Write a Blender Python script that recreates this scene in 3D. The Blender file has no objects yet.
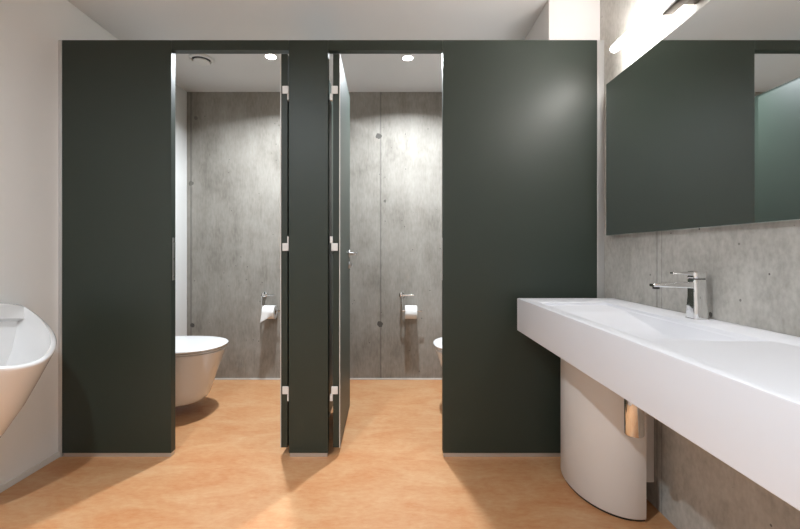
import bpy, bmesh, math, random
from mathutils import Vector, Matrix
random.seed(4)
PI = math.pi
S = bpy.context.scene
COL = S.collection

# ------------------------------------------------------------------ camera
EYE = 1.046
cam_d = bpy.data.cameras.new('camera')
cam = bpy.data.objects.new('camera', cam_d)
COL.objects.link(cam)
cam.location = (0, 0, EYE)
cam.rotation_euler = (PI / 2, 0, 0)
cam_d.sensor_width = 36
cam_d.lens = 410 / 800 * 36
cam_d.shift_x = 3 / 800
cam_d.shift_y = -11.5 / 800
cam_d.clip_start = 0.02
S.camera = cam

# ------------------------------------------------------------------ world, view, room lamps
w = bpy.data.worlds.new('world'); S.world = w
w.use_nodes = True
w.node_tree.nodes['Background'].inputs[0].default_value = (0.8, 0.85, 0.9, 1)
w.node_tree.nodes['Background'].inputs[1].default_value = 0.3
S.view_settings.view_transform = 'Standard'
S.view_settings.look = 'None'
S.view_settings.gamma = 1.0
S.view_settings.use_curve_mapping = False
S.view_settings.exposure = 0.30

P_CUBICLE = 30.0      # watts of each cubicle downlight
P_ROOM = 31.0         # watts of each downlight over the washing area
L_TUBE = 62.0         # radiance of the mirror lamp's tube
CEIL = 2.375
SPOTS = [(-0.853, 2.77, P_CUBICLE, (0.88, 0.945, 1.0)), (0.074, 2.79, P_CUBICLE, (0.88, 0.945, 1.0)),
         (-0.89, 0.23, P_ROOM, (0.86, 0.935, 1.0)), (0.15, -0.75, P_ROOM * 0.35, (0.86, 0.935, 1.0))]
for i, (x, y, p, c) in enumerate(SPOTS):
    ld = bpy.data.lights.new('downlight_light', 'AREA')
    ld.shape = 'DISK'; ld.size = 0.085; ld.energy = p; ld.color = c; ld.spread = math.radians(150 if y > 2 else 165)
    lo = bpy.data.objects.new('downlight_light', ld)
    lo.location = (x, y, CEIL - 0.012)
    COL.objects.link(lo)

# ------------------------------------------------------------------ materials
def new_mat(name):
    m = bpy.data.materials.new(name); m.use_nodes = True
    nt = m.node_tree
    return m, nt, nt.nodes['Principled BSDF']

def N(nt, typ, **kw):
    n = nt.nodes.new(typ)
    for k, v in kw.items():
        setattr(n, k, v)
    return n

def math_n(nt, op, a, b=None, c=None):
    n = nt.nodes.new('ShaderNodeMath'); n.operation = op
    for i, v in enumerate((a, b, c)):
        if v is None: continue
        if isinstance(v, (int, float)): n.inputs[i].default_value = v
        else: nt.links.new(v, n.inputs[i])
    return n.outputs[0]

def simple(name, col, rough=0.5, metal=0.0, spec=0.5, bump=0.0, bscale=200.0, var=0.04, coat=0.0):
    m, nt, b = new_mat(name)
    tc = N(nt, 'ShaderNodeTexCoord')
    no = N(nt, 'ShaderNodeTexNoise'); no.inputs['Scale'].default_value = 6.0; no.inputs['Detail'].default_value = 4
    nt.links.new(tc.outputs['Object'], no.inputs['Vector'])
    mx = N(nt, 'ShaderNodeMix', data_type='RGBA')
    mx.inputs[6].default_value = tuple(c * (1 - var) for c in col) + (1,)
    mx.inputs[7].default_value = tuple(min(1, c * (1 + var)) for c in col) + (1,)
    nt.links.new(no.outputs['Fac'], mx.inputs[0])
    nt.links.new(mx.outputs[2], b.inputs['Base Color'])
    b.inputs['Roughness'].default_value = rough
    b.inputs['Metallic'].default_value = metal
    b.inputs['Specular IOR Level'].default_value = spec
    b.inputs['Coat Weight'].default_value = coat
    if bump:
        n2 = N(nt, 'ShaderNodeTexNoise'); n2.inputs['Scale'].default_value = bscale; n2.inputs['Detail'].default_value = 3
        nt.links.new(tc.outputs['Object'], n2.inputs['Vector'])
        bp = N(nt, 'ShaderNodeBump'); bp.inputs['Strength'].default_value = bump; bp.inputs['Distance'].default_value = 0.002
        nt.links.new(n2.outputs['Fac'], bp.inputs['Height'])
        nt.links.new(bp.outputs['Normal'], b.inputs['Normal'])
    return m

def emit(name, col, strength):
    m, nt, b = new_mat(name)
    b.inputs['Base Color'].default_value = (0.9, 0.9, 0.9, 1)
    b.inputs['Emission Color'].default_value = col + (1,)
    b.inputs['Emission Strength'].default_value = strength
    return m

def concrete(name, axis, joints, holes, tone=(0.285, 0.264, 0.232), dark=(0.185, 0.168, 0.144), light=(0.36, 0.337, 0.302), streak=1.0):
    """fair-faced concrete: clouds, vertical run marks, pores, formwork joints and tie holes; axis 0 = runs in x, 1 = runs in y"""
    m, nt, b = new_mat(name)
    L = nt.links.new
    tc = N(nt, 'ShaderNodeTexCoord')
    sep = N(nt, 'ShaderNodeSeparateXYZ'); L(tc.outputs['Object'], sep.inputs[0])
    u, v = sep.outputs[axis], sep.outputs[2]
    mp = N(nt, 'ShaderNodeMapping'); mp.inputs['Scale'].default_value = (1.0, 1.0, 0.28 if axis == 0 else 0.65)
    L(tc.outputs['Object'], mp.inputs['Vector'])
    n1 = N(nt, 'ShaderNodeTexNoise'); n1.inputs['Scale'].default_value = 2.6; n1.inputs['Detail'].default_value = 8; n1.inputs['Roughness'].default_value = 0.62
    L(tc.outputs['Object'], n1.inputs['Vector'])
    n2 = N(nt, 'ShaderNodeTexNoise'); n2.inputs['Scale'].default_value = 11; n2.inputs['Detail'].default_value = 7; n2.inputs['Roughness'].default_value = 0.6
    L(mp.outputs[0], n2.inputs['Vector'])
    n3 = N(nt, 'ShaderNodeTexNoise'); n3.inputs['Scale'].default_value = 70; n3.inputs['Detail'].default_value = 5
    L(mp.outputs[0], n3.inputs['Vector'])
    f = math_n(nt, 'MULTIPLY', n1.outputs['Fac'], 0.44)
    f = math_n(nt, 'MULTIPLY_ADD', n2.outputs['Fac'], 0.32 * streak, f)
    f = math_n(nt, 'MULTIPLY_ADD', n3.outputs['Fac'], 0.24, f)
    rp = N(nt, 'ShaderNodeValToRGB')
    e = rp.color_ramp.elements
    e[0].position = 0.36; e[0].color = dark + (1,)
    e[1].position = 0.64; e[1].color = light + (1,)
    k = e.new(0.5); k.color = tone + (1,)
    L(f, rp.inputs[0])
    # pores
    vo = N(nt, 'ShaderNodeTexVoronoi'); vo.inputs['Scale'].default_value = 17
    L(tc.outputs['Object'], vo.inputs['Vector'])
    pr = math_n(nt, 'LESS_THAN', vo.outputs['Distance'], 0.075)
    pm = N(nt, 'ShaderNodeTexNoise'); pm.inputs['Scale'].default_value = 5
    L(tc.outputs['Object'], pm.inputs['Vector'])
    pr = math_n(nt, 'MULTIPLY', pr, math_n(nt, 'GREATER_THAN', pm.outputs['Fac'], 0.52))
    mask = math_n(nt, 'MULTIPLY', pr, 0.75)
    for (j, hw, amt) in joints:
        wob = math_n(nt, 'MULTIPLY_ADD', n3.outputs['Fac'], 0.006, -0.003)
        d = math_n(nt, 'ABSOLUTE', math_n(nt, 'ADD', math_n(nt, 'SUBTRACT', u, j), wob))
        q = math_n(nt, 'MULTIPLY', math_n(nt, 'LESS_THAN', d, hw), amt)
        mask = math_n(nt, 'MAXIMUM', mask, q)
    for (hu, hv, r, amt) in holes:
        du = math_n(nt, 'SUBTRACT', u, hu); dv = math_n(nt, 'SUBTRACT', v, hv)
        d = math_n(nt, 'SQRT', math_n(nt, 'ADD', math_n(nt, 'MULTIPLY', du, du), math_n(nt, 'MULTIPLY', dv, dv)))
        d = math_n(nt, 'ADD', d, math_n(nt, 'MULTIPLY_ADD', n3.outputs['Fac'], 1.3 * r, -0.65 * r))
        q = math_n(nt, 'MULTIPLY', math_n(nt, 'LESS_THAN', d, r), amt)
        mask = math_n(nt, 'MAXIMUM', mask, q)
    mx = N(nt, 'ShaderNodeMix', data_type='RGBA')
    L(mask, mx.inputs[0]); L(rp.outputs[0], mx.inputs[6]); mx.inputs[7].default_value = (0.05, 0.046, 0.04, 1)
    L(mx.outputs[2], b.inputs['Base Color'])
    b.inputs['Roughness'].default_value = 0.62
    b.inputs['Specular IOR Level'].default_value = 0.35
    h = math_n(nt, 'SUBTRACT', math_n(nt, 'MULTIPLY', f, 0.5), mask)
    bp = N(nt, 'ShaderNodeBump'); bp.inputs['Strength'].default_value = 0.45; bp.inputs['Distance'].default_value = 0.004
    L(h, bp.inputs['Height']); L(bp.outputs['Normal'], b.inputs['Normal'])
    return m

def linoleum():
    m, nt, b = new_mat('orange_linoleum'); L = nt.links.new
    tc = N(nt, 'ShaderNodeTexCoord')
    mp = N(nt, 'ShaderNodeMapping'); mp.inputs['Scale'].default_value = (1.0, 2.2, 1.0); mp.inputs['Rotation'].default_value = (0, 0, 0.12)
    L(tc.outputs['Object'], mp.inputs['Vector'])
    n1 = N(nt, 'ShaderNodeTexNoise'); n1.inputs['Scale'].default_value = 3.2; n1.inputs['Detail'].default_value = 9; n1.inputs['Roughness'].default_value = 0.68; n1.inputs['Distortion'].default_value = 0.8
    L(mp.outputs[0], n1.inputs['Vector'])
    n2 = N(nt, 'ShaderNodeTexNoise'); n2.inputs['Scale'].default_value = 26; n2.inputs['Detail'].default_value = 6; n2.inputs['Roughness'].default_value = 0.7
    L(mp.outputs[0], n2.inputs['Vector'])
    f = math_n(nt, 'MULTIPLY_ADD', n2.outputs['Fac'], 0.4, math_n(nt, 'MULTIPLY', n1.outputs['Fac'], 0.6))
    rp = N(nt, 'ShaderNodeValToRGB'); e = rp.color_ramp.elements
    e[0].position = 0.36; e[0].color = (0.50, 0.205, 0.078, 1)
    e[1].position = 0.66; e[1].color = (0.60, 0.37, 0.20, 1)
    k = e.new(0.5); k.color = (0.55, 0.285, 0.133, 1)
    L(f, rp.inputs[0]); L(rp.outputs[0], b.inputs['Base Color'])
    b.inputs['Roughness'].default_value = 0.42
    b.inputs['Specular IOR Level'].default_value = 0.4
    return m

GREEN = simple('dark_green_laminate', (0.0205, 0.0305, 0.0225), 0.45, spec=0.48, bump=0.05, bscale=600, var=0.05)
WHITE_WALL = simple('white_paint', (0.78, 0.775, 0.76), 0.5, bump=0.05, bscale=120, var=0.015)
CEILING_M = simple('ceiling_paint', (0.66, 0.655, 0.65), 0.8, bump=0.05, bscale=150, var=0.015)
SHAFT_M = simple('shaft_paint', (0.76, 0.74, 0.73), 0.7, var=0.01)
FLOOR_M = linoleum()
CERAMIC = simple('white_ceramic', (0.80, 0.79, 0.785), 0.12, spec=0.5, coat=0.3, var=0.01)
SEAT_M = simple('white_seat_plastic', (0.80, 0.80, 0.80), 0.25, var=0.01)
SOLID = simple('white_mineral_basin', (0.70, 0.71, 0.75), 0.38, var=0.01)
BIN_M = simple('white_bin_plastic', (0.74, 0.72, 0.70), 0.35, var=0.01)
CHROME = simple('chrome', (0.82, 0.82, 0.82), 0.07, 1.0, var=0.02)
STEEL = simple('brushed_steel', (0.55, 0.55, 0.55), 0.32, 1.0, bump=0.05, var=0.06)
ALU = simple('anodised_aluminium', (0.62, 0.62, 0.62), 0.4, 0.8, var=0.03)
HINGE_M = simple('pale_grey_hinge', (0.72, 0.72, 0.71), 0.4, 0.1, var=0.03)
BLACK = simple('black_plastic', (0.012, 0.012, 0.012), 0.4, var=0.1)
BRACKET_M = simple('dark_bronze_bracket', (0.09, 0.075, 0.065), 0.35, 0.7, var=0.05)
PAPER = simple('toilet_paper', (0.82, 0.81, 0.79), 0.9, bump=0.2, bscale=300, var=0.02)
CARD = simple('paper_core_cardboard', (0.35, 0.25, 0.16), 0.9, var=0.1)
SKIRT = simple('pale_skirting', (0.66, 0.64, 0.61), 0.5, var=0.02)
VENT_M = simple('vent_plastic', (0.68, 0.67, 0.65), 0.45, var=0.02)
HIGHLIGHT_M = simple('door_corner_highlight', (0.62, 0.61, 0.58), 0.4, 0.2, var=0.03)  # pale colour paints the light on the doors' front corners
MIRROR_M = simple('mirror_silver', (0.80, 0.82, 0.815), 0.015, 1.0, var=0.0)
GLASS_EDGE = simple('polished_mirror_edge', (0.55, 0.60, 0.57), 0.15, 0.6, var=0.02)
TUBE_M = emit('lamp_tube', (1.0, 0.97, 0.94), L_TUBE)
LENS_M = emit('downlight_lens', (1.0, 0.97, 0.92), 30.0)
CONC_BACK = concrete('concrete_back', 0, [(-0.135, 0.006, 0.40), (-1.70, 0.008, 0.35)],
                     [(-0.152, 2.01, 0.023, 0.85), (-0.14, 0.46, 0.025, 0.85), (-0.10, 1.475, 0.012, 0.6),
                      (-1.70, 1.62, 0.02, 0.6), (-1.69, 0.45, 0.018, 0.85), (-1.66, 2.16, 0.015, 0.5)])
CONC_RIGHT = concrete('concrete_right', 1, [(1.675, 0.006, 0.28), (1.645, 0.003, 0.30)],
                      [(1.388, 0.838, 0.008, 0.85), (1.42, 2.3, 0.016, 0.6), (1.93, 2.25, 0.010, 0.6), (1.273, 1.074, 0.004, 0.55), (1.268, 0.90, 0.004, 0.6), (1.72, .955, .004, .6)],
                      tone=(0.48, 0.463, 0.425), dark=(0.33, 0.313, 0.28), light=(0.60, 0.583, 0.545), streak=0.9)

# ------------------------------------------------------------------ mesh helpers
def build(name, bm, mat, parent=None, smooth=None, loc=None):
    bmesh.ops.recalc_face_normals(bm, faces=bm.faces[:])
    me = bpy.data.meshes.new(name)
    bm.to_mesh(me); bm.free()
    me.materials.append(mat)
    if smooth is not None:
        for p in me.polygons: p.use_smooth = True
        me.set_sharp_from_angle(angle=math.radians(smooth))
    o = bpy.data.objects.new(name, me)
    COL.objects.link(o)
    if parent: o.parent = parent
    if loc: o.location = loc
    return o

def box(bm, x0, x1, y0, y1, z0, z1, bev=0.0, seg=2):
    t = bmesh.new()
    vs = [t.verts.new((x, y, z)) for x in (x0, x1) for y in (y0, y1) for z in (z0, z1)]
    for f in ((0, 1, 3, 2), (4, 6, 7, 5), (0, 4, 5, 1), (2, 3, 7, 6), (0, 2, 6, 4), (1, 5, 7, 3)):
        t.faces.new([vs[i] for i in f])
    bmesh.ops.recalc_face_normals(t, faces=t.faces[:])
    if bev:
        bmesh.ops.bevel(t, geom=t.edges[:], offset=bev, segments=seg, affect='EDGES', profile=0.5)
    me = bpy.data.meshes.new('tmp'); t.to_mesh(me); t.free()
    bm.from_mesh(me); bpy.data.meshes.remove(me)
    return bm

def loft(bm, rings, cap0=True, cap1=True, closed=True):
    vr = [[bm.verts.new(p) for p in r] for r in rings]
    n = len(vr[0])
    for a, b in zip(vr, vr[1:]):
        for i in range(n if closed else n - 1):
            j = (i + 1) % n
            bm.faces.new((a[i], a[j], b[j], b[i]))
    if cap0: bm.faces.new(vr[0])
    if cap1: bm.faces.new(vr[-1])
    return bm

def circ(c, r, axis, n=32):
    c = Vector(c); a = Vector(axis).normalized()
    u = a.orthogonal().normalized(); v = a.cross(u)
    return [c + u * (r * math.cos(2 * PI * i / n)) + v * (r * math.sin(2 * PI * i / n)) for i in range(n)]

def cyl(bm, p0, p1, r, r1=None, n=32, bev=0.0):
    p0, p1 = Vector(p0), Vector(p1); r1 = r if r1 is None else r1
    a = (p1 - p0).normalized()
    if bev:
        R = [circ(p0, r - bev, a, n), circ(p0 + a * bev * 0.3, r - bev * 0.3, a, n), circ(p0 + a * bev, r, a, n),
             circ(p1 - a * bev, r1, a, n), circ(p1 - a * bev * 0.3, r1 - bev * 0.3, a, n), circ(p1, r1 - bev, a, n)]
    else:
        R = [circ(p0, r, a, n), circ(p1, r1, a, n)]
    return loft(bm, R)

def tube(bm, pts, r, n=14):
    pts = [Vector(p) for p in pts]
    R = []
    for i, p in enumerate(pts):
        d = (pts[min(i + 1, len(pts) - 1)] - pts[max(i - 1, 0)]).normalized()
        ref = Vector((0, 0, 1)) if abs(d.z) < 0.9 else Vector((1, 0, 0))
        u = d.cross(ref).normalized(); v = d.cross(u)
        R.append([p + u * (r * math.cos(2 * PI * k / n)) + v * (r * math.sin(2 * PI * k / n)) for k in range(n)])
    return loft(bm, R)

def rrect(x0, x1, y0, y1, r, z, n=6):
    pts = []
    for (cx, cy, a0) in ((x1 - r, y1 - r, 0), (x0 + r, y1 - r, PI / 2), (x0 + r, y0 + r, PI), (x1 - r, y0 + r, 1.5 * PI)):
        for k in range(n + 1):
            a = a0 + PI / 2 * k / n
            pts.append(Vector((cx + r * math.cos(a), cy + r * math.sin(a), z)))
    return pts

def empty(name, label, cat, loc=(0, 0, 0), rz=0, group=None):
    o = bpy.data.objects.new(name, None)
    o.empty_display_size = 0.1
    COL.objects.link(o)
    o.location = loc; o.rotation_euler = (0, 0, rz)
    return tag(o, label, cat, group)

def tag(o, label, cat, group=None):
    o['label'] = label; o['category'] = cat
    if group: o['group'] = group
    return o

def structure(name, bm, mat, parent=None):
    o = build(name, bm, mat, parent)
    o['kind'] = 'structure'
    return o

def dup(root, label, loc, rz=None):
    c = root.copy(); COL.objects.link(c)
    c.location = loc; c['label'] = label
    if rz is not None: c.rotation_euler = (0, 0, rz)
    for ch in root.children:
        d = ch.copy(); COL.objects.link(d); d.parent = c
        for g in ch.children:
            e = g.copy(); COL.objects.link(e); e.parent = d
    return c

# ------------------------------------------------------------------ the setting
XL, XR, YB, YF = -1.735, 1.062, 3.385, -1.70
D = 2.10            # front face of the cubicle partition
TOP = EYE + 1.091   # its top edge
structure('floor', box(bmesh.new(), XL - .1, XR + .1, YF - .1, YB + .1, -.1, 0), FLOOR_M)
structure('ceiling', box(bmesh.new(), XL - .1, XR + .1, YF - .1, YB + .1, CEIL, CEIL + .1), CEILING_M)
structure('wall_left', box(bmesh.new(), XL - .1, XL, YF - .1, YB + .1, 0, CEIL), WHITE_WALL)
structure('wall_right', box(bmesh.new(), XR, XR + .1, YF - .1, YB + .1, 0, CEIL), CONC_RIGHT)
structure('wall_back', box(bmesh.new(), XL, XR, YB, YB + .1, 0, CEIL), CONC_BACK)
structure('wall_front', box(bmesh.new(), XL, XR, YF - .1, YF, 0, CEIL), WHITE_WALL)
# boxed-out installation shaft behind the wide panel: the second toilet hangs on it
XS = 0.795
structure('wall_shaft', box(bmesh.new(), XS, XR, D + .045, YB, 0, CEIL), SHAFT_M)
structure('baseboard_left', box(bmesh.new(), XL, XL + .008, YF, YB, 0, .03, .002), SKIRT)
structure('baseboard_back', box(bmesh.new(), XL + .008, XS, YB - .006, YB, 0, .013, .002), SKIRT)

# ------------------------------------------------------------------ cubicle front
T = 0.042
X_A, X_B, X_C, X_D, X_E, X_F = -1.716, -1.157, -0.554, -0.354, 0.235, 1.025
BOT = 0.021
LINTEL = EYE + 203 / 410 * D
front = empty('cubicle_partition', 'matt dark green cubicle front spanning the room, with two open doorways', 'partition', (0, D, 0))
for (a, b_) in ((X_A, X_B), (X_C, X_D), (X_E, X_F)):
    build('panel', box(bmesh.new(), a, b_, 0, T, BOT, TOP, .0012, 1), GREEN, front)
    p = build('base_profile', box(bmesh.new(), a + .004, b_ - .004, .004, T - .004, 0, BOT, .001, 1), ALU, front)
    p['label'] = 'pale aluminium base strip'
for (a, b_) in ((X_B, X_C), (X_D, X_E)):
    build('header', box(bmesh.new(), a + .0008, b_ - .0008, 0, T, LINTEL, TOP, .0012, 1), GREEN, front)
for (a, b_) in ((XL + .0005, X_A), (X_F, XR - .0005)):
    p = build('wall_channel', box(bmesh.new(), a, b_, -.002, T + .002, 0, TOP, .001, 1), ALU, front)
    p['label'] = 'aluminium wall channel'
# strike plates in the jambs
for x, s in ((X_B, 1), (X_E, -1)):
    bm = bmesh.new()
    lo, hi = sorted((x, x + s * .002))
    box(bm, lo, hi, .010, .028, .905, 1.125, .0005, 1)
    p = build('strike_plate', bm, STEEL, front); p['label'] = 'steel strike plate'
    for z in (.925, 1.015, 1.105):
        build('screw', cyl(bmesh.new(), (x + s * .002, .019, z), (x + s * .0035, .019, z), .004, n=12), CHROME, p)

divider = build('divider_panel', box(bmesh.new(), -.466, -.426, D + T, YB - .009, .028, TOP, .0012, 1), GREEN)
tag(divider, 'dark green divider panel between the two toilet cubicles', 'partition')
build('base_profile', box(bmesh.new(), -.462, -.430, D + T + .004, YB - .012, 0, .028, .001, 1), ALU, divider)['label'] = 'pale aluminium base strip'

# ------------------------------------------------------------------ cubicle doors, opened inwards against the divider
DW, DT = 0.585, 0.036
DB, DH = 0.042, LINTEL - 0.012
HZ = (EYE + 164 / 410 * D, EYE + 6 / 410 * D, EYE - 138 / 410 * D)
def lever(sx):
    """lever handle on the face at x = sx*DT/2, pointing back to the hinge"""
    bm = bmesh.new()
    yh, zh = DW - .075, 1.043
    cyl(bm, (sx * DT / 2, yh, zh), (sx * (DT / 2 + .006), yh, zh), .024, n=24, bev=.001)
    cyl(bm, (sx * DT / 2, yh, zh), (sx * (DT / 2 + .05), yh, zh), .0085, n=16)
    tube(bm, [(sx * (DT / 2 + .046), yh + .008, zh), (sx * (DT / 2 + .048), yh - .03, zh), (sx * (DT / 2 + .048), yh - .115, zh)], .009)
    return bm

def make_door(s, label, loc, rz):
    """origin at the middle of the hinge edge, leaf runs to +y; s: side (x) that faces away from the post"""
    t = empty('cubicle_door', label, 'door', loc, rz, 'open cubicle doors')
    build('door_leaf', box(bmesh.new(), -DT / 2, DT / 2, 0, DW, DB, DH, .001, 1), GREEN, t)
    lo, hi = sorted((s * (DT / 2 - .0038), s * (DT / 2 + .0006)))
    e = build('highlight', box(bmesh.new(), lo, hi, -.004, .0015, DB, DH, .0006, 1), HIGHLIGHT_M, t); e['label'] = 'pale edging strip'  # pale strip stands in for the leaf's corner catching the downlight
    for z in HZ:
        h = build('hinge', box(bmesh.new(), *sorted((s * .007, -s * .026)), -.008, -.0003, z - .020, z + .020, .002, 2), HINGE_M, t)
        h['label'] = 'pale grey hinge'
        dz = .020 if z > 0.6 and z < 1.3 else -.055
        build('knuckle', box(bmesh.new(), *sorted((-s * .019, -s * (.033 if s > 0 else .027))), -.010, .012, z + dz, z + dz + .035, .002, 2), HINGE_M, h)
    for sx in (-1, 1):
        build('handle', lever(sx), STEEL, t, 40)['label'] = 'steel lever handle'
        bm = bmesh.new()
        cyl(bm, (sx * DT / 2, DW - .075, .97), (sx * (DT / 2 + .007), DW - .075, .97), .024, n=24, bev=.001)
        box(bm, *sorted((sx * DT / 2, sx * (DT / 2 + .022))), DW - .080, DW - .070, .958, .982, .001, 1)
        build('lock_turn', bm, STEEL, t, 40)['label'] = 'steel lock rosette'
    return t
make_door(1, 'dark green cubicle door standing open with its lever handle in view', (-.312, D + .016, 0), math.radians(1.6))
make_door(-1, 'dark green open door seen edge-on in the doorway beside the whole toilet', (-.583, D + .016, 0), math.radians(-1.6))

# ------------------------------------------------------------------ toilets
def dring(L, W, z, x0=0.0, n=40, p=2.3, xs=0.42):
    """a D outline: straight at the wall, round in front"""
    xs_ = x0 + (L - x0) * xs
    pts = [Vector((x0, W, z))]
    for i in range(n + 1):
        a = PI / 2 - PI * i / n
        c, s_ = math.cos(a), math.sin(a)
        pts.append(Vector((xs_ + (L - xs_) * abs(c) ** (2 / p), W * math.copysign(abs(s_) ** (2 / p), s_), z)))
    pts.append(Vector((x0, -W, z)))
    return pts

def make_toilet(label, loc, rz):
    t = empty('wall_hung_toilet', label, 'toilet', loc, rz, 'wall-hung toilets in the cubicles')
    prof = [(.37, .13, .078), (.42, .155, .080), (.445, .166, .088), (.462, .173, .108), (.482, .181, .17), (.505, .190, .24),
            (.534, .201, .32), (.556, .211, .385), (.564, .215, .408), (.560, .212, .413)]
    build('bowl', loft(bmesh.new(), [dring(L, W, z) for L, W, z in [(l * 1.035, w_ * 1.12, h) for l, w_, h in prof]]), CERAMIC, t, 50)
    build('seat', loft(bmesh.new(), [dring(L * 1.035, W * 1.12, z, .06) for L, W, z in
          ((.561, .213, .4165), (.566, .217, .418), (.567, .218, .424), (.562, .214, .4275))]), SEAT_M, t, 40)
    build('lid', loft(bmesh.new(), [dring(L * 1.035, W * 1.12, z, x0) for L, W, z, x0 in
          ((.562, .212, .4305, .06), (.571, .220, .432, .055), (.575, .223, .440, .055), (.571, .220, .4465, .055), (.558, .209, .4505, .06),
           (.51, .175, .4525, .09), (.42, .10, .4535, .15))]), SEAT_M, t, 50)
    for sy in (-1, 1):
        bm = bmesh.new()
        cyl(bm, (.052, sy * .075 - .02, .432), (.052, sy * .075 + .02, .432), .011, n=18, bev=.002)
        build('lid_hinge', bm, CHROME, t, 40)['label'] = 'chrome lid hinge'
    for y in (-.05, .05):
        build('seat_mount', box(bmesh.new(), .02, .05, y - .012, y + .012, .4125, .424, .002, 1), SEAT_M, t)
    return t
toilet = make_toilet('white wall-hung toilet with closed lid, shown whole below the bare concrete wall', (XL, 2.715, 0), 0)
dup(toilet, 'white wall-hung toilet mostly hidden behind the wide panel, only its tip showing', (XS, 2.74, 0), PI).scale = (.925, 1, 1)

# ------------------------------------------------------------------ paper holders and rolls
def make_holder(label, loc):
    """local: origin on the wall at the corner of the bent bar; -y is out of the wall"""
    t = empty('paper_holder', label, 'paper holder', loc, 0, 'chrome paper holders')
    bm = bmesh.new()
    cyl(bm, (0, 0, .085), (0, -.010, .085), .021, n=24, bev=.002)
    cyl(bm, (0, -.010, .085), (0, -.075, .085), .007, n=14)
    build('wall_mount', bm, CHROME, t, 40)
    bm = bmesh.new()
    tube(bm, [(.10, -.075, .088), (.01, -.075, .088), (.002, -.075, .086), (0, -.075, .078), (0, -.075, -.028),
              (.002, -.075, -.036), (.01, -.075, -.038), (.165, -.075, -.038)], .0058)
    build('bent_bar', bm, CHROME, t, 50)
    return t
def make_roll(label, loc, loose):
    t = empty('toilet_roll', label, 'toilet paper', loc, 0, 'toilet rolls')
    R, r, W2 = .0535, .021, .048
    bm = bmesh.new()
    loft(bm, [circ((x, 0, 0), q, (1, 0, 0), 36) for x, q in ((-W2, r), (-W2, R - .002), (-W2 + .002, R), (W2 - .002, R), (W2, R - .002), (W2, r), (-W2, r))], False, False)
    build('paper', bm, PAPER, t, 40)
    bm = bmesh.new()
    loft(bm, [circ((x, 0, 0), q, (1, 0, 0), 28) for x, q in ((-W2 + .0005, r - .0006), (W2 - .0005, r - .0006), (W2 - .0005, r - .003), (-W2 + .0005, r - .003), (-W2 + .0005, r - .0006))], False, False)
    build('core', bm, CARD, t, 40)
    # the loose end: follows the roll over the front, then hangs; torn on the slant when loose
    nx, ny = 12, 14
    grid = []
    for i in range(nx + 1):
        u = i / nx
        x = -W2 - (.028 * (1 - u) if loose else 0) * 0 + 2 * W2 * u
        hang = (.075 * (1 - u) ** 0.8 + .004) if loose else .012
        row = []
        for j in range(ny + 1):
            v = j / ny
            a = math.radians(70 - 70 * min(1, v * 2))
            if v <= .5:
                p = Vector((x, -(R + .0012) * math.cos(a), (R + .0012) * math.sin(a)))
            else:
                q = (v - .5) * 2
                p = Vector((x - (.012 * q * (1 - u) if loose else 0), -(R + .0012) - (.006 * math.sin(u * 6) * q if loose else 0), -hang * q))
            row.append(p)
        grid.append(row)
    bm = bmesh.new()
    V = [[bm.verts.new(p) for p in row] for row in grid]
    for i in range(nx):
        for j in range(ny):
            bm.faces.new((V[i][j], V[i + 1][j], V[i + 1][j + 1], V[i][j + 1]))
    ob = build('loose_sheet', bm, PAPER, t, 60)
    so = ob.modifiers.new('thickness', 'SOLIDIFY'); so.thickness = .0006; so.offset = 1
    ob['label'] = 'loose end torn on the slant' if loose else 'loose end lying on the roll'
    return t
HOLD = ((-1.090, .618), (.038, .618))
h0 = make_holder('chrome bent-bar paper holder on the concrete wall beside the whole toilet', (HOLD[0][0], YB, HOLD[0][1]))
dup(h0, 'chrome bent-bar paper holder on the concrete wall of the cubicle with the hidden toilet', (HOLD[1][0], YB, HOLD[1][1]))
make_roll('white paper roll with a loose end torn on the slant', (HOLD[0][0] + .062, YB - .075, HOLD[0][1] - .0495), True)
make_roll('white paper roll with its end lying neatly on it', (HOLD[1][0] + .075, YB - .075, HOLD[1][1] - .0495), False)

# ------------------------------------------------------------------ urinal
t = empty('urinal', 'white ceramic urinal on the white wall, cut by the frame', 'urinal', (XL, 1.545, 0))
def uring(p, wd, zf, rise, x0=0.0, arch=0.0, n=48, e=1.4, g=.9, re=.85):
    """front outline from the far wall corner round the lip to the near one, then back along the wall"""
    pts = []
    for i in range(n + 1):
        a = PI * i / n
        s_ = max(0.0, math.sin(a)); c = math.cos(a)
        k = s_ ** e
        pts.append(Vector((x0 + (p - x0) * k, wd * math.copysign(abs(c) ** g, c), zf + rise * (1 - k) ** re)))
    for i in range(1, 12):
        u = -1 + 2 * i / 12
        pts.append(Vector((x0, wd * u, zf + rise + arch * (1 - u * u))))
    return pts
rings = [uring(.045, .07, .16, .01), uring(.08, .10, .185, .02), uring(.14, .15, .245, .03), uring(.205, .20, .335, .06), uring(.268, .255, .43, .10),
         uring(.318, .30, .525, .14), uring(.352, .332, .595, .165, 0, .02), uring(.362, .346, .617, .172, 0, .04), uring(.364, .350, .625, .175, 0, .045), uring(.360, .346, .631, .175, .002, .045),
         uring(.352, .336, .633, .175, .010, .045), uring(.344, .312, .631, .172, .046, .043), uring(.341, .308, .626, .166, .052, .040), uring(.339, .305, .615, .135, .054, .030),
         uring(.337, .302, .610, .128, .028, .028), uring(.325, .285, .585, .115, .035, .02),
         uring(.29, .25, .52, .10, .05), uring(.25, .20, .46, .09, .06), uring(.20, .14, .42, .05, .07), uring(.15, .07, .405, .01, .09)]
build('body', loft(bmesh.new(), rings), CERAMIC, t, 55)
bm = bmesh.new()
cyl(bm, (.12, 0, .411), (.12, 0, .416), .032, n=24, bev=.001)
build('drain_cover', bm, STEEL, t, 40)
bm = bmesh.new()
box(bm, .045, .085, -.045, .045, .700, .730, .008, 3)
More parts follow.
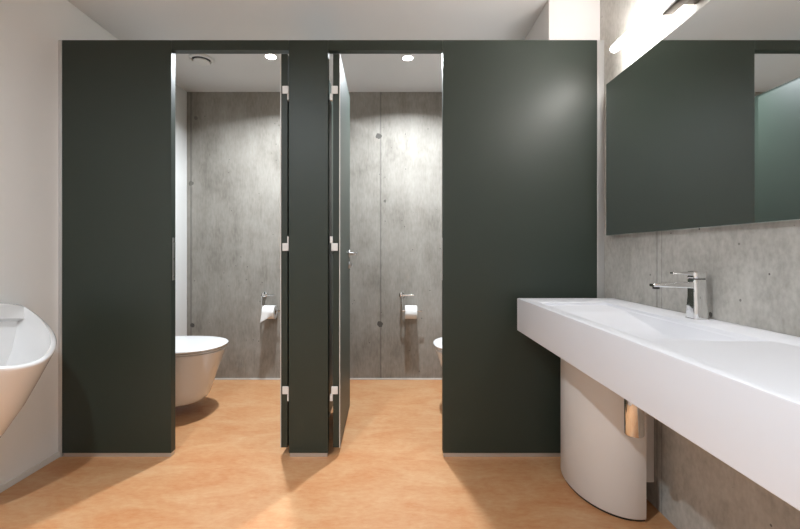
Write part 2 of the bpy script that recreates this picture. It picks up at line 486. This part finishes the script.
build('flush_outlet', bm, CERAMIC, t, 40)

# ------------------------------------------------------------------ washbasin
BX0, BX1, BY0, BY1, BZ0, BZ1 = .591, XR - .0005, .36, 2.02, .666, EYE - .2217
basin = empty('washbasin', 'long white mineral washbasin with a thick straight apron along the mirror wall', 'washbasin', (0, 0, 0))
def R4(x0, x1, y0, y1, r, z): return rrect(x0, x1, y0, y1, r, z)
UX0, UX1, UY0, UY1 = .641, .943, 1.034, 1.84
SH = 1.68          # the shallow shelf at the far end of the bowl reaches to here
rings = [R4(BX0 + .15, BX1 - .02, BY0 + .02, BY1 - .02, .004, BZ0 + .02),
         R4(BX0 + .02, BX1 - .02, BY0 + .02, BY1 - .02, .004, BZ0 + .0005),
         R4(BX0 + .002, BX1, BY0 + .002, BY1 - .002, .004, BZ0),
         R4(BX0, BX1, BY0, BY1, .004, BZ0 + .002),
         R4(BX0, BX1, BY0, BY1, .004, BZ1 - .004),
         R4(BX0 + .0012, BX1, BY0 + .0012, BY1 - .0012, .004, BZ1 - .0012),
         R4(BX0 + .004, BX1, BY0 + .004, BY1 - .004, .004, BZ1),
         R4(UX0 - .003, UX1 + .003, UY0 - .004, UY1 + .003, .014, BZ1),
         R4(UX0, UX1, UY0, UY1, .013, BZ1 - .0025),
         R4(UX0 + .001, UX1 - .001, UY0 + .02, UY1 - .001, .012, BZ1 - .011),
         R4(UX0 + .004, UX1 - .004, UY0 + .03, UY1 - .006, .012, BZ1 - .014),
         R4(UX0 + .005, UX1 - .005, UY0 + .04, SH, .012, BZ1 - .016),
         R4(UX0 + .008, UX1 - .006, UY0 + .06, SH - .012, .014, BZ1 - .022),
         R4(UX0 + .03, UX1 - .02, UY0 + .30, SH - .24, .02, BZ1 - .058),
         R4(UX0 + .05, UX1 - .04, UY0 + .32, SH - .26, .02, BZ1 - .062)]
build('basin_body', loft(bmesh.new(), rings), SOLID, basin, 38)
bm = bmesh.new()
cyl(bm, (.745, 1.388, BZ1 - .0619), (.745, 1.388, BZ1 - .0605), .022, n=28, bev=.0015)
build('drain', bm, CHROME, basin, 40)

# tap on the rear ledge
tp = empty('basin_tap', 'chrome single-lever tap on the rear ledge of the washbasin', 'tap', (1.010, 1.380, BZ1))
bm = bmesh.new()
loft(bm, [rrect(-a, a, -b_, b_, r, z) for a, b_, r, z in
     ((.026, .028, .012, 0), (.026, .028, .012, .003), (.0245, .0265, .012, .004), (.023, .025, .011, .05), (.022, .022, .010, .075), (.022, .022, .010, .132), (.0215, .0215, .010, .1335))])
build('tap_body', bm, CHROME, tp, 35)
bm = bmesh.new()
loft(bm, [rrect(-a, a, -a, a, r, z) for a, r, z in ((.0195, .010, .1335), (.0195, .010, .137))])
build('collar', bm, BLACK, tp, 35)
bm = bmesh.new()
def bar(bm, stations):
    """stations: x, half width (y), z low, z high"""
    R = []
    for x, hw, z0, z1 in stations:
        q = rrect(-hw, hw, z0, z1, min(.004, hw * .5, (z1 - z0) * .35), 0, 4)
        R.append([Vector((x, p.x, p.y)) for p in q])
    return loft(bm, R)
bar(bm, [(.0, .017, .102, .128), (-.03, .016, .104, .126), (-.09, .0145, .106, .122), (-.150, .0135, .108, .119), (-.153, .0125, .109, .118)])
sp = build('spout', bm, CHROME, tp, 35)
bm = bmesh.new(); cyl(bm, (-.138, 0, .101), (-.138, 0, .109), .011, n=20)
build('aerator', bm, BLACK, sp, 40)
bm = bmesh.new()
loft(bm, [rrect(-a, a, -a, a, r, z) for a, r, z in ((.0215, .010, .137), (.022, .010, .1385), (.022, .010, .158), (.021, .0095, .160))])
bar(bm, [(.0, .015, .143, .159), (-.03, .013, .146, .159), (-.055, .010, .150, .158), (-.084, .009, .151, .158), (-.086, .008, .152, .157)])
build('lever_handle', bm, CHROME, tp, 35)

# trap under the bowl
tr = empty('bottle_trap', 'chrome bottle trap hanging under the washbasin in front of the white bin', 'trap', (.795, 1.375, 0))
bm = bmesh.new(); cyl(bm, (0, 0, .437), (0, 0, .60), .030, n=36, bev=.004)
build('cup', bm, CHROME, tr, 40)
bm = bmesh.new(); cyl(bm, (0, 0, .60), (0, 0, BZ0 + .001), .017, n=24)
cyl(bm, (0, 0, .60), (0, 0, .615), .026, n=24, bev=.002); cyl(bm, (0, 0, BZ0 - .014), (0, 0, BZ0), .03, n=24, bev=.002)
build('inlet_pipe', bm, CHROME, tr, 40)
bm = bmesh.new(); tube(bm, [(.028, 0, .575), (XR - .796, 0, .575)], .016)
cyl(bm, (XR - .803, 0, .575), (XR - .7955, 0, .575), .034, n=24, bev=.002)
build('outlet_pipe', bm, CHROME, tr, 40)

# oval waste bin beneath
bn = empty('waste_bin', 'white half-round bin on the floor under the washbasin', 'bin', (.946, 1.85, 0))
def bring(ax, ay, z, flat=.021, n=48):
    a0 = math.acos(flat / ax)
    pts = []
    for i in range(n + 1):
        a = a0 + (2 * PI - 2 * a0) * i / n
        pts.append(Vector((ax * math.cos(a), ay * math.sin(a), z)))
    return pts
AX, AY, BH = .180, .262, .632
rings = [bring(AX - .012, AY - .012, .008), bring(AX - .003, AY - .003, .010), bring(AX, AY, .014), bring(AX, AY, BH - .003), bring(AX - .002, AY - .002, BH),
         bring(AX - .006, AY - .006, BH, .019), bring(AX - .008, AY - .008, BH - .004, .017), bring(AX - .010, AY - .010, .03, .015)]
build('bin_body', loft(bmesh.new(), rings), BIN_M, bn, 40)
build('base_ring', loft(bmesh.new(), [bring(AX - .008, AY - .008, 0), bring(AX - .008, AY - .008, .0085)]), BLACK, bn, 40)
build('back_plate', box(bmesh.new(), .0225, XR - .946 - .001, -.160, .16, .10, .60, .003, 2), BIN_M, bn)

# ------------------------------------------------------------------ mirror and its lamp
MX = 1.034
MY0, MY1, MZ0, MZ1 = .42, 2.028, 1.132, 1.880
mr = empty('wall_mirror', 'wide frameless mirror on the concrete wall above the washbasin', 'mirror', (MX, (MY0 + MY1) / 2, (MZ0 + MZ1) / 2))
hy, hz = (MY1 - MY0) / 2, (MZ1 - MZ0) / 2
bm = bmesh.new()
vs = [bm.verts.new((-.0002, y, z)) for y, z in ((-hy + .0015, -hz + .0015), (hy - .0015, -hz + .0015), (hy - .0015, hz - .0015), (-hy + .0015, hz - .0015))]
ff = bm.faces.new(vs)
g = bmesh.ops.extrude_face_region(bm, geom=[ff])
bmesh.ops.translate(bm, vec=(.0004, 0, 0), verts=[q for q in g['geom'] if isinstance(q, bmesh.types.BMVert)])
build('mirror_glass', bm, MIRROR_M, mr)
build('mirror_backing', box(bmesh.new(), .0003, .006, -hy, hy, -hz, hz, .001, 1), GLASS_EDGE, mr)['label'] = 'pale polished edge'
for y in (-hy + .12, hy - .12):
    for z in (-hz + .08, hz - .08):
        build('wall_spacer', box(bmesh.new(), .006, XR - MX - .0005, y - .03, y + .03, z - .03, z + .03, .002, 1), BLACK, mr)

lp = empty('mirror_lamp', 'glowing white tube lamp on a dark bracket above the mirror', 'lamp', (.985, 1.42, 1.972))
bm = bmesh.new()
R_ = .0165
loft(bm, [circ((0, y, 0), r, (0, 1, 0), 24) for y, r in
     [(-.45, .004), (-.449, .010), (-.445, .0145), (-.438, R_), (.438, R_), (.445, .0145), (.449, .010), (.45, .004)]])
build('tube', bm, TUBE_M, lp, 60)['label'] = 'lit white tube'
bm = bmesh.new()
box(bm, -.004, .034, -.10, .10, -.046, -.0165, .003, 2)
box(bm, .034, XR - .985 - .0005, -.04, .04, -.044, -.019, .003, 2)
build('bracket', bm, BRACKET_M, lp, 40)['label'] = 'dark bracket'

# ------------------------------------------------------------------ ceiling fittings
def make_downlight(label, loc):
    t = empty('downlight', label, 'ceiling light', loc, 0, 'ceiling downlights')
    bm = bmesh.new()
    loft(bm, [circ((0, 0, z), r, (0, 0, 1), 40) for z, r in ((-.0005, .046), (-.004, .045), (-.006, .041), (-.004, .0345), (-.0005, .034), (-.0005, .046))], False, False)
    build('trim_ring', bm, VENT_M, t, 40)
    bm = bmesh.new(); cyl(bm, (0, 0, -.003), (0, 0, -.0005), .0335, n=40)
    build('lens', bm, LENS_M, t)['label'] = 'glowing lens'
    return t
LAB = ['glowing round downlight over the cubicle with the whole toilet', 'glowing round downlight over the cubicle with the hidden toilet',
       'round downlight in the ceiling before the urinal', 'round downlight in the ceiling over the entrance side']
d0 = make_downlight(LAB[0], (SPOTS[0][0], SPOTS[0][1], CEIL))
for (x, y, p_, c_), lab in zip(SPOTS[1:], LAB[1:]):
    dup(d0, lab, (x, y, CEIL))

vt = empty('exhaust_vent', 'round white air vent on the ceiling of the cubicle with the whole toilet', 'vent', (-1.335, 2.80, CEIL))
bm = bmesh.new()
loft(bm, [circ((0, 0, z), r, (0, 0, 1), 40) for z, r in ((-.0005, .078), (-.010, .077), (-.016, .070), (-.016, .064), (-.010, .060), (-.001, .060), (-.0005, .078))], False, False)
build('collar', bm, VENT_M, vt, 40)
build('duct_opening', cyl(bmesh.new(), (0, 0, -.003), (0, 0, -.001), .0595, n=40), BLACK, vt)
bm = bmesh.new()
loft(bm, [circ((0, 0, z), r, (0, 0, 1), 40) for z, r in ((-.020, .030), (-.020, .052), (-.024, .054), (-.028, .051), (-.031, .030), (-.032, .010))])
cyl(bm, (0, 0, -.020), (0, 0, -.003), .012, n=20)
build('disc', bm, VENT_M, vt, 40)
